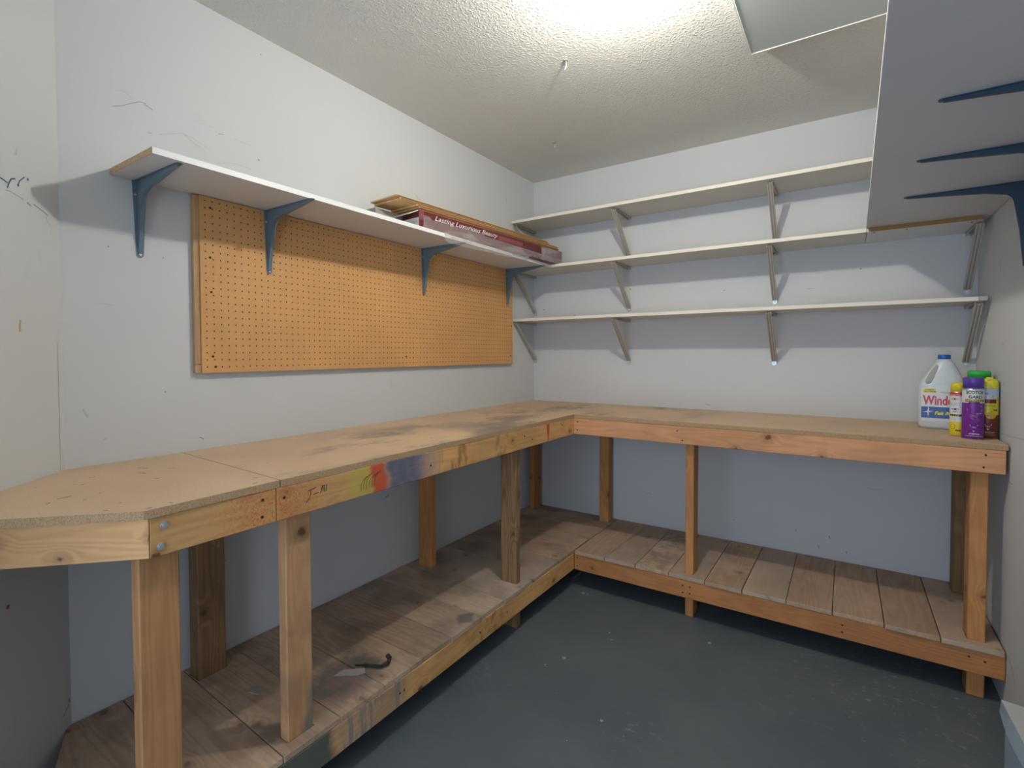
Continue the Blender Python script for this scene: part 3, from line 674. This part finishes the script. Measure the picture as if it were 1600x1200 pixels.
# ---------------------------------------------------------------- lettering
def text_geo(s, size, bold=0.0, shear=0.0, sx=1.0, spacing=1.0):
    cu = bpy.data.curves.new('t', 'FONT'); cu.body = s; cu.size = size; cu.offset = bold; cu.shear = shear; cu.space_character = spacing
    cu.align_x = 'LEFT'; cu.resolution_u = 3
    ob = bpy.data.objects.new('t', cu); COL.objects.link(ob)
    dg = bpy.context.evaluated_depsgraph_get(); dg.update()
    me = bpy.data.meshes.new_from_object(ob.evaluated_get(dg))
    vs = [(v.co.x*sx, v.co.y) for v in me.vertices]; fs = [tuple(p.vertices) for p in me.polygons]
    bpy.data.objects.remove(ob); bpy.data.meshes.remove(me); bpy.data.curves.remove(cu)
    return vs, fs
def put_text(mb, s, u0, v0, size, mat, fr_, width=None, align='l', **k):
    vs, fs = text_geo(s, size, **k)
    if not vs: return
    mn = min(v[0] for v in vs); mx = max(v[0] for v in vs)
    sc = (width/(mx-mn)) if width else 1.0
    sh = u0 - (mn*sc if align == 'l' else (mn+mx)/2*sc)
    V = [mb.bm.verts.new(fr_(a*sc+sh, b+v0)) for a, b in vs]; i = mb.mi(mat)
    for f_ in fs:
        try: ff = mb.bm.faces.new([V[j] for j in f_]); ff.material_index = i
        except ValueError: pass
def patch(mb, u0, v0, u1, v1, mat, fr_, nseg=8):
    for k in range(nseg):
        a = u0+(u1-u0)*k/nseg; b = u0+(u1-u0)*(k+1)/nseg
        mb.poly([fr_(a, v0), fr_(b, v0), fr_(b, v1), fr_(a, v1)], mat)
def blob(mb, pts, mat, fr_):
    cx_ = sum(p[0] for p in pts)/len(pts); cy_ = sum(p[1] for p in pts)/len(pts)
    c = mb.bm.verts.new(fr_(cx_, cy_)); V = [mb.bm.verts.new(fr_(*p)) for p in pts]; i = mb.mi(mat)
    for k in range(len(V)):
        f_ = mb.bm.faces.new([c, V[k], V[(k+1) % len(V)]]); f_.material_index = i
def ell(cx_, cy_, a, b, n_=20, a0=0): return [(cx_+a*math.cos(2*math.pi*k/n_), cy_+b*math.sin(2*math.pi*k/n_)) for k in range(n_)]
def cyl_frame(r_, face, lift):
    """face: angle of the direction the label looks to; u measured along the surface, to the viewer's right"""
    def fr_(u_, v_, l=0.0):
        a = face+u_/r_; return ((r_+lift+l)*math.cos(a), (r_+lift+l)*math.sin(a), v_)
    return fr_
C = {k: plain('print_'+k, v, .35) for k, v in dict(white=(.68, .68, .67), black=(.02, .02, .022), red=(.55, .02, .035), yellow=(.78, .60, .03), blue=(.015, .08, .30), navy=(.01, .04, .17),
     purple=(.17, .02, .26), dkpurple=(.08, .012, .14), lilac=(.36, .16, .45), violet=(.10, .045, .33), orange=(.75, .36, .04), brown=(.16, .03, .012), maroon=(.13, .019, .022), green=(.03, .42, .07),
     sky=(.10, .45, .65), lemon=(.75, .70, .03), grey=(.35, .35, .36), mint=(.45, .62, .52), skyw=(.55, .62, .70), capblue=(.01, .12, .38), gold=(.62, .42, .05), leaf=(.05, .12, .03), rose=(.24, .06, .075)).items()}
VIEW = lambda x, y: math.atan2(-3.149-y, 1.909-x)
# spray can with purple cap
def spray_purple(x, y):
    r_ = .033; root = tag(empty('spray_can', (x, y, HB)), 'purple and white carpet cleaner aerosol can with a dark purple cap, front one', 'spray can')
    mb = MB(); mb.lathe([(r_-.003, 0), (r_, .003), (r_, .142), (r_, .192), (r_-.001, .197), (r_-.006, .202)], (0, 0, 0), [m_steel, C['purple'], C['white'], m_steel, m_steel], 48)
    fr_ = cyl_frame(r_, VIEW(x, y)+.10, .0003)
    f2_ = cyl_frame(r_, VIEW(x, y)+.10, .0006)
    w_ = .031
    put_text(mb, 'SCOTCH', -w_+.006, .178, .0165, C['black'], fr_, width=2*w_-.008, bold=.0006)
    put_text(mb, 'GARD', -w_+.014, .160, .0165, C['black'], fr_, width=2*w_-.020, bold=.0006)
    patch(mb, -w_+.003, .146, w_+.002, .1565, C['dkpurple'], fr_, 10)
    put_text(mb, 'NETTOYANT', -w_+.006, .1478, .0095, C['yellow'], f2_, width=2*w_-.008, bold=.0003)
    patch(mb, -.017, .139, .017, .1455, C['dkpurple'], fr_, 8)
    put_text(mb, '3M', .019, .128, .006, C['white'], fr_)
    blob(mb, [(-.022, .121), (.026, .119), (.024, .110), (-.020, .111)], C['yellow'], fr_)
    put_text(mb, 'TAPIS et CARPETTES', -.018, .1125, .0062, C['purple'], f2_, width=.039)
    blob(mb, [(.006, .103), (.024, .106), (.022, .101), (.008, .098)], C['sky'], fr_)
    for k_ in range(3):
        ribbon(mb, arc(-.022+.006*k_, .099-.003*k_, .016, .078-.004*k_, .15*(1 if k_ % 2 else -1)), .0007, C['lilac'], lambda a, b, l: fr_(a, b, l), 0)
    put_text(mb, 'Mousse nettoyante', -.012, .094, .004, C['orange'], fr_, width=.024)
    put_text(mb, 'pour les tapis', -.012, .0885, .004, C['orange'], fr_, width=.024)
    for a, b in (((-.012, .058), (.012, .058)), ((.012, .058), (0, .031)), ((0, .031), (-.012, .058))):
        ribbon(mb, [a, b], .0014, C['white'], lambda p_, q_, l: fr_(p_, q_, l), 0)
    put_text(mb, 'XX', -.0045, .046, .008, C['white'], fr_); put_text(mb, 'ATTENTION', -.015, .020, .0075, C['white'], fr_, width=.032, bold=.0002)
    patch(mb, -.027, .014, .027, .0152, C['white'], fr_, 8)
    mb.build('can_body', root)
    mb = MB(); mb.lathe([(r_-.0015, .199), (r_-.0015, .238), (r_-.003, .2405)], (0, 0, 0), C['violet'], 48); mb.build('cap', root)
    return root
def spray_orange(x, y):
    r_ = .031; root = tag(empty('spray_can', (x, y, HB)), 'citrus-print aerosol can with a yellow spray top, next to the right wall', 'spray can')
    mb = MB(); mb.lathe([(r_-.003, 0), (r_, .003), (r_, .094), (r_, .158), (r_, .196), (r_-.004, .203)], (0, 0, 0), [m_steel, C['brown'], C['yellow'], C['skyw'], m_steel], 48)
    v0 = VIEW(x, y)+.06; fr_ = cyl_frame(r_, v0, .0003); f2_ = cyl_frame(r_, v0, .0006); f3_ = cyl_frame(r_, v0, .0009)
    put_text(mb, 'AIR', -.026, .184, .010, C['blue'], fr_, bold=.0003); put_text(mb, 'BREEZE', -.026, .174, .008, C['blue'], fr_, bold=.0003)
    blob(mb, [(-.03, .150), (-.005, .160), (.012, .172), (.027, .177), (.03, .164), (.03, .150)], C['orange'], fr_)
    patch(mb, -.030, .140, .024, .155, C['maroon'], f2_, 8)
    put_text(mb, 'ELIMINATEUR D ODEURS', -.027, .1485, .0042, C['rose'], f3_, width=.046); put_text(mb, 'PURIFICATEUR', -.027, .1425, .0042, C['rose'], f3_, width=.046)
    put_text(mb, 'Citrus', -.026, .128, .010, C['leaf'], fr_); put_text(mb, 'Fresh', .0, .128, .010, C['leaf'], fr_)
    blob(mb, ell(.008, .093, .016, .014), C['orange'], f2_); blob(mb, ell(.010, .095, .011, .009), C['gold'], f3_)
    blob(mb, ell(.022, .113, .008, .0035, 12), C['leaf'], f3_); ribbon(mb, arc(.008, .106, .016, .113, .2), .0012, C['leaf'], lambda a, b, l: f3_(a, b, l), 0)
    blob(mb, ell(-.020, .098, .008, .006, 12), C['brown'], fr_)
    for a, b in (((-.010, .058), (.010, .058)), ((.010, .058), (0, .035)), ((0, .035), (-.010, .058))):
        ribbon(mb, [a, b], .0014, C['white'], lambda p_, q_, l: fr_(p_, q_, l), 0)
    put_text(mb, 'XX', -.0038, .047, .007, C['white'], fr_); put_text(mb, 'ATTENTION', -.020, .024, .0065, C['white'], fr_, width=.040)
    patch(mb, -.024, .019, .022, .0198, C['grey'], fr_, 8); patch(mb, -.024, .014, .022, .0148, C['grey'], fr_, 8)
    mb.build('can_body', root)
    mb = MB(); mb.lathe([(r_-.001, .198), (r_-.001, .216), (r_-.003, .226), (r_-.005, .2345), (.012, .2345), (.011, .223), (.001, .222)], (0, 0, 0), C['lemon'], 40, caps=False)
    mb.box((-.010, -.028, .222), (.010, -.006, .241), C['lemon'], bev=.003); mb.box((-.0045, -.0292, .228), (.0045, -.027, .235), C['gold'])
    mb.build('spray_top', root); return root
def spray_yellow(x, y):
    r_ = .027; root = tag(empty('spray_can', (x, y, HB)), 'slim white and yellow aerosol can half hidden behind the purple can', 'spray can')
    mb = MB(); mb.lathe([(r_-.002, 0), (r_, .003), (r_, .058), (r_, .162), (r_, .176), (r_-.003, .181)], (0, 0, 0), [m_steel, C['yellow'], C['white'], C['red'], m_steel], 40)
    v0 = VIEW(x, y)-.35; fr_ = cyl_frame(r_, v0, .0003)
    put_text(mb, 'MAISON', -.022, .163, .009, C['white'], fr_, width=.04); put_text(mb, 'DUST-', -.024, .122, .018, C['grey'], fr_, width=.046)
    blob(mb, ell(-.002, .150, .013, .004, 12), C['red'], fr_); blob(mb, ell(.0, .108, .012, .004, 12), C['dkpurple'], fr_); blob(mb, ell(.0, .098, .010, .003, 12), C['grey'], fr_)
    patch(mb, -.02, .080, .02, .088, C['black'], fr_); put_text(mb, 'OFF', -.015, .081, .008, C['yellow'], cyl_frame(r_, v0, .0006), width=.03)
    patch(mb, -.02, .067, .02, .0675, C['grey'], fr_); patch(mb, -.02, .073, .02, .0735, C['grey'], fr_)
    ribbon(mb, ell(-.008, .038, .008, .010, 16)+[ell(-.008, .038, .008, .010, 16)[0]], .0014, C['brown'], lambda a, b, l: fr_(a, b, l), 0)
    patch(mb, .002, .020, .018, .026, C['brown'], fr_)
    mb.build('can_body', root)
    mb = MB(); mb.lathe([(r_-.002, .178), (r_-.002, .208), (r_-.004, .214), (r_-.012, .216)], (0, 0, 0), C['yellow'], 32); mb.build('cap', root); return root
def tub_green(x, y):
    r_ = .036; root = tag(empty('container', (x, y, HB)), 'round container with a bright green lid, standing behind the aerosol cans', 'container')
    mb = MB(); mb.lathe([(r_-.004, 0), (r_-.001, .004), (r_-.001, .232), (r_-.004, .237)], (0, 0, 0), C['mint'], 40); mb.build('tub', root)
    mb = MB(); mb.lathe([(r_+.001, .233), (r_+.001, .259), (r_-.002, .263), (r_-.006, .2632)], (0, 0, 0), C['green'], 40); mb.build('lid', root); return root
def jug(x, y, rz):
    root = tag(empty('jug', (x, y, HB), rz), 'white plastic window cleaner jug with a blue cap and moulded handle', 'bottle')
    n_ = NT('jug_plastic'); n_.col((.64, .70, .72)); n_.set(Roughness=.35); n_.b.inputs['Subsurface Weight'].default_value = .1; n_.b.inputs['Subsurface Radius'].default_value = (.02, .02, .02); mj = n_.m
    # superellipse sections: (half width, half depth, z, x offset)
    mb = MB(); seg = 40; rings = []
    secs = [(.072, .046, .0, 0), (.080, .053, .006, 0), (.082, .055, .02, 0), (.082, .055, .175, 0), (.083, .056, .186, 0), (.081, .054, .195, 0), (.074, .050, .212, 0), (.062, .044, .236, .002), (.050, .037, .262, .004), (.036, .030, .288, .006), (.025, .025, .304, .006), (.019, .019, .308, .006), (.019, .019, .322, .006)]
    for a, b, z, ox in secs:
        e_ = 2.0 if z > .26 else 3.4
        ring = []
        for k in range(seg):
            t = 2*math.pi*k/seg; ct, st = math.cos(t), math.sin(t)
            ring.append(mb.bm.verts.new((ox+a*math.copysign(abs(ct)**(2/e_), ct), b*math.copysign(abs(st)**(2/e_), st), z)))
        rings.append(ring)
    i = mb.mi(mj)
    for A, Bq in zip(rings[:-1], rings[1:]):
        for k in range(seg):
            f_ = mb.bm.faces.new([A[k], A[(k+1) % seg], Bq[(k+1) % seg], Bq[k]]); f_.smooth = True
    mb.bm.faces.new(rings[0][::-1]); mb.bm.faces.new(rings[-1])
    ob = mb.build('bottle_body', root)
    # handle opening, cut through front to back in the left shoulder
    c = MB(); hp = [(-.058, .205), (-.049, .198), (-.038, .203), (-.028, .225), (-.018, .255), (-.013, .278), (-.020, .283), (-.032, .268), (-.046, .242), (-.056, .220)]
    c.prism(hp, -.08, .08, mj, axis='y'); co = c.build('cut'); co.parent = root
    md = ob.modifiers.new('b', 'BOOLEAN'); md.object = co; md.operation = 'DIFFERENCE'; md.solver = 'EXACT'
    dg = bpy.context.evaluated_depsgraph_get(); dg.update(); nm = bpy.data.meshes.new_from_object(ob.evaluated_get(dg)); ob.modifiers.clear(); ob.data = nm
    for p in nm.polygons: p.use_smooth = abs(p.normal.z) < .95 and len(p.vertices) == 4
    bpy.data.objects.remove(co)
    mb = MB(); mb.lathe([(.021, .309), (.0225, .311), (.0225, .326), (.020, .3285)], (.006, 0, 0), C['capblue'], 28); mb.build('cap', root)
    mb = MB(); fr_ = lambda u_, v_, l=0: (u_, -.0556-l, v_); f2_ = lambda u_, v_, l=0: (u_, -.0562-l, v_)
    patch(mb, -.070, .030, .070, .182, C['white'], fr_, 1); patch(mb, -.070, .048, .070, .098, C['blue'], f2_, 1)
    f3_ = lambda u_, v_, l=0: (u_, -.0567-l, v_)
    put_text(mb, 'Windex', -.066, .108, .056, C['red'], f2_, width=.125, bold=.0018)
    blob(mb, [(-.068, .160), (-.022, .160), (-.022, .178), (-.064, .178)], C['yellow'], f2_)
    put_text(mb, '2 FORMATS', -.058, .1705, .006, C['black'], f3_, bold=.0002); put_text(mb, 'MULTI-USAGES', -.060, .163, .006, C['black'], f3_, bold=.0002)
    put_text(mb, 'Ammonia', -.006, .160, .009, C['black'], f2_, shear=.3)
    put_text(mb, 'Fait Briller', -.024, .064, .020, C['lemon'], f3_, width=.088, bold=.0008, shear=.25)
    sx, sy = -.046, .076
    star = []
    for k in range(8):
        rr = (.026 if k % 4 == 2 else .020) if k % 2 == 0 else .004
        star.append((sx+rr*math.cos(math.pi*k/4+.2*(k % 4 == 0)), sy+rr*math.sin(math.pi*k/4+.2*(k % 4 == 0))))
    blob(mb, star, C['white'], f3_)
    mb.build('label', root); return root
jug(2.258, -.205, -.10)
spray_purple(2.316, -.512)
spray_orange(2.368, -.470+.012)
spray_yellow(2.283, -.435)
tub_green(2.352, -.385)

# ---------------------------------------------------------------- things on the left shelf
ZT = ZU+TS+.0005
def oriented(name, n0, f0, width, z0, z1, mat, parent=None, side=None, bev=.001):
    """long box: front edge runs from n0 to f0 (x,y); width goes toward the wall"""
    a = Vector(n0); b = Vector(f0); d = (b-a).normalized(); nn = Vector((-d.y, d.x))
    mb = MB(); pts = [(0, 0), ((b-a).length, 0), ((b-a).length, width), (0, width)]
    mb.prism(pts, z0-ZT, z1-ZT, mat, bev=bev)
    o = mb.build(name, parent, (a.x, a.y, ZT)); o.rotation_euler.z = math.atan2(d.y, d.x); return o
m_card = plain('taupe_cardboard', (.34, .31, .28), .8)
o = oriented('cardboard_box', (.130, -1.585), (.150, -.42), .105, ZT, ZT+.085, m_card); tag(o, 'plain taupe long carton lying against the wall behind the maroon flooring box', 'box')
# maroon flooring box
n0, f0 = Vector((.256, -1.44)), Vector((.345, -.215)); d = (f0-n0).normalized(); ang = math.atan2(d.y, d.x)
root = tag(empty('flooring_box', (n0.x, n0.y, ZT), ang), 'long maroon flooring carton with white script, open white end, wrapped in clear plastic', 'box')
L_ = (f0-n0).length; h_ = .088; w_ = .112
mb = MB(); mb.box((0, 0, 0), (L_, w_, h_), C['maroon'], bev=.001); mb.build('carton', root)
mb = MB(); mb.box((-.0022, .002, .001), (-.0004, w_-.002, h_*.62), C['white']); fe = lambda a, b, l=0: (-.0026, w_-.006-a, b)
put_text(mb, 'TERMIE', .055, .030, .016, C['grey'], fe, width=.045)
mb.prism([(-.055, h_-.030), (0, h_-.004), (0, h_), (-.055, h_-.026)], .006, w_-.004, C['white'], axis='y')
mb.build('end_flap', root)
mb = MB(); ft_ = lambda a, b, l=0: (a, -.0008-l, b)
put_text(mb, 'Lasting Luxurious Beauty', .10, .059, .033, C['white'], ft_, width=.47, shear=.35, bold=.0003)
mb.build('print', root); mb = MB(); patch(mb, .0, .045, .03, .088, C['rose'], ft_, 1); mb.build('print', root); mb = MB(); patch(mb, .58, .050, .80, .074, C['rose'], ft_, 1)
mb.build('print', root)
# plastic wrap
n = NT('clear_plastic'); t1 = n.n.new('ShaderNodeBsdfTransparent'); mx = n.n.new('ShaderNodeMixShader'); n.col((.55, .49, .48)); n.set(Roughness=.25)
o_ = n.obj(); fac = n.ramp(n.noise(n.vec('MULTIPLY', o_, (.5, 1, 2.5)), 9, 3, .5, .8), .4, .72, .28, .55)
n.l.new(fac, mx.inputs[0]); n.l.new(t1.outputs[0], mx.inputs[1]); n.l.new(n.b.outputs[0], mx.inputs[2]); n.l.new(mx.outputs[0], n.out.inputs[0]); n.bump(n.noise(n.vec('MULTIPLY', o_, (.4, 1, 2)), 14, 2), .35, .006); m_plas = n.m
mb = MB(); NU, NV = 60, 14; grid = []
inv = Matrix.Rotation(-ang, 2)
for i in range(NU+1):
    t = i/NU; row = []
    xl = .02+t*(L_-.03)
    topz = h_*(.60+.08*math.sin(t*5)-.12*(t > .35)) if t > .04 else h_*.78
    wx = Vector((.3045, 0))
    for j in range(NV+1):
        s_ = j/NV
        wp = n0+d*xl
        shelf_front = max(0.0, (.3045+.004-wp.x))
        lowz = -TS-0.030*max(0, 1-(t-.09)/.60)**.55*(1+.06*math.sin(t*31)) if .09 <= t < .69 else -.002
        if t < .09: lowz = .004
        if t >= .69: lowz = .012+.02*t
        # path: down the carton face, out to the shelf edge, then hanging
        if s_ < .45:
            a = s_/.45; yy_ = -.0035; zz_ = topz+(.012-topz)*a
        elif s_ < .62:
            a = (s_-.45)/.17; yy_ = -.0035-shelf_front*a if lowz < 0 else -.004; zz_ = .012*(1-a)+.004*a if lowz < 0 else .012
        else:
            a = (s_-.62)/.38; yy_ = -.0035-shelf_front-.003 if lowz < 0 else -.004; zz_ = .004+(lowz-.004)*a if lowz < 0 else .012-.008*a
        yy_ -= .002*abs(math.sin(t*37+s_*9))*(1 if s_ > .1 else .3)
        row.append(mb.bm.verts.new((xl+.004*math.sin(s_*7), yy_, zz_)))
    grid.append(row)
i_ = mb.mi(m_plas)
for a in range(NU):
    for b in range(NV):
        f_ = mb.bm.faces.new([grid[a][b], grid[a+1][b], grid[a+1][b+1], grid[a][b+1]]); f_.smooth = True
mb.build('plastic_wrap', root)['label'] = 'crumpled clear plastic hanging over the shelf edge'
mb = MB()
for a, b in (((L_*.80, -.006), (L_+.006, -.006)), ((L_+.006, -.006), (L_+.006, w_))):
    for k in range(12):
        p = [Vector(a).lerp(Vector(b), (k+e)/12) for e in (0, 1)]; wv = [.003*math.sin(k*2.1), .003*math.sin((k+1)*2.1)]
        mb.poly([(p[0].x, p[0].y+wv[0], .002), (p[1].x, p[1].y+wv[1], .002), (p[1].x, p[1].y+wv[1]*.5, h_*.94), (p[0].x, p[0].y+wv[0]*.5, h_*.94)], m_plas)
mb.build('plastic_wrap', root)
# planks on top
m_oakt = wood('oak_plank', (.88, .58, .30), (.70, .41, .17), 'x', knots=0, vary=.3)
m_oake = plain('plank_core', (.40, .22, .085), .7)
plabs = ['lowest oak floor plank of the stack lying on the flooring cartons', 'second oak floor plank from the bottom of the stack on the left shelf', 'middle oak floor plank of the stack on the left shelf', 'second oak floor plank from the top of the stack on the left shelf', 'topmost oak floor plank of the stack on the left shelf']
offs = [(.02, .13), (.0, .12), (-.004, .105), (.004, 0.01), (-.002, -.012)]
for k in range(5):
    z0 = h_+.0012+k*.0082
    root = tag(empty('floor_plank', (n0.x, n0.y, ZT), ang+.004), plabs[k], 'plank', 'oak planks on the left shelf')
    ox = -.115+offs[k][1]; oy = .004+offs[k][0]*.3
    mb = MB(); mb.box((ox, oy, z0), (ox+1.20, oy+.185, z0+.0072), m_oakt, bev=.0012); mb.box((ox+.004, oy-.004, z0+.002), (ox+1.196, oy, z0+.0045), m_oake); mb.build('plank', root)

# ---------------------------------------------------------------- oddments
mb = MB(); pts = [(0, 0, .004), (.03, .016, .006), (.06, .028, .007), (.088, .042, .008), (.098, .062, .012), (.088, .078, .018), (.074, .080, .022)]
for a, b, r_ in zip(pts[:-1], pts[1:], (.004, .006, .007, .008, .010, .012)): mb.rod(a, b, r_*.7, m_dark, 8)
o = mb.build('rubber_scrap', None, (.480, -2.003, HS+.0005)); tag(o, 'bent black rubber scrap lying on the lower shelf boards', 'scrap')
mb = MB(); mb.prism([(0, 0), (.075, .012), (.10, .03), (.09, .05), (.02, .035)], 0, .006, m_card, bev=.001)
o = mb.build('wood_chip', None, (.468, -2.085, HS+.0005)); o.rotation_euler.z = .5; tag(o, 'pale paint-stained wood splinter on the lower shelf beside the rubber scrap', 'scrap')
mb = MB(); mb.box((0, 0, 0), (.05, .03, .004), m_card, bev=.001); o = mb.build('wood_chip', None, (.30, -2.29, HS+.0005)); o.rotation_euler.z = .3
tag(o, 'small grey chip on the lower shelf in front of the dark wall leg', 'scrap')
# white carton at the right wall
root = tag(empty('white_carton', (2.345, -1.36, 0)), 'white flat-topped carton with a curled edge standing on the floor by the right wall', 'box')
m_wc = plain('white_card', (.50, .50, .49), .6); m_wb = plain('pale_blue_card', (.30, .38, .44), .6)
mb = MB(); mb.prism([(-.035, -.40), (.055, -.40), (.055, .185), (-.045, .20)], 0, .292, m_wb, top=m_wc, side=m_wb); mb.build('carton', root)
mb = MB(); mb.prism([(-.030, -.41), (.056, -.41), (.056, .19), (-.054, .205)], .296, .300, m_wc, bev=.0008)
for k in range(8):
    a = k*.1; y0_, y1_ = -.41+k*.077, -.41+(k+1)*.077; b0 = .010*math.sin(k*.8); b1 = .010*math.sin((k+1)*.8)
    x0_, x1_ = -.030-.024*k/8, -.030-.024*(k+1)/8
    mb.poly([(x0_, y0_, .298), (x1_, y1_, .298), (x1_-.004+b1, y1_, .262), (x0_-.004+b0, y0_, .262)], m_wb)
mb.build('lid', root)
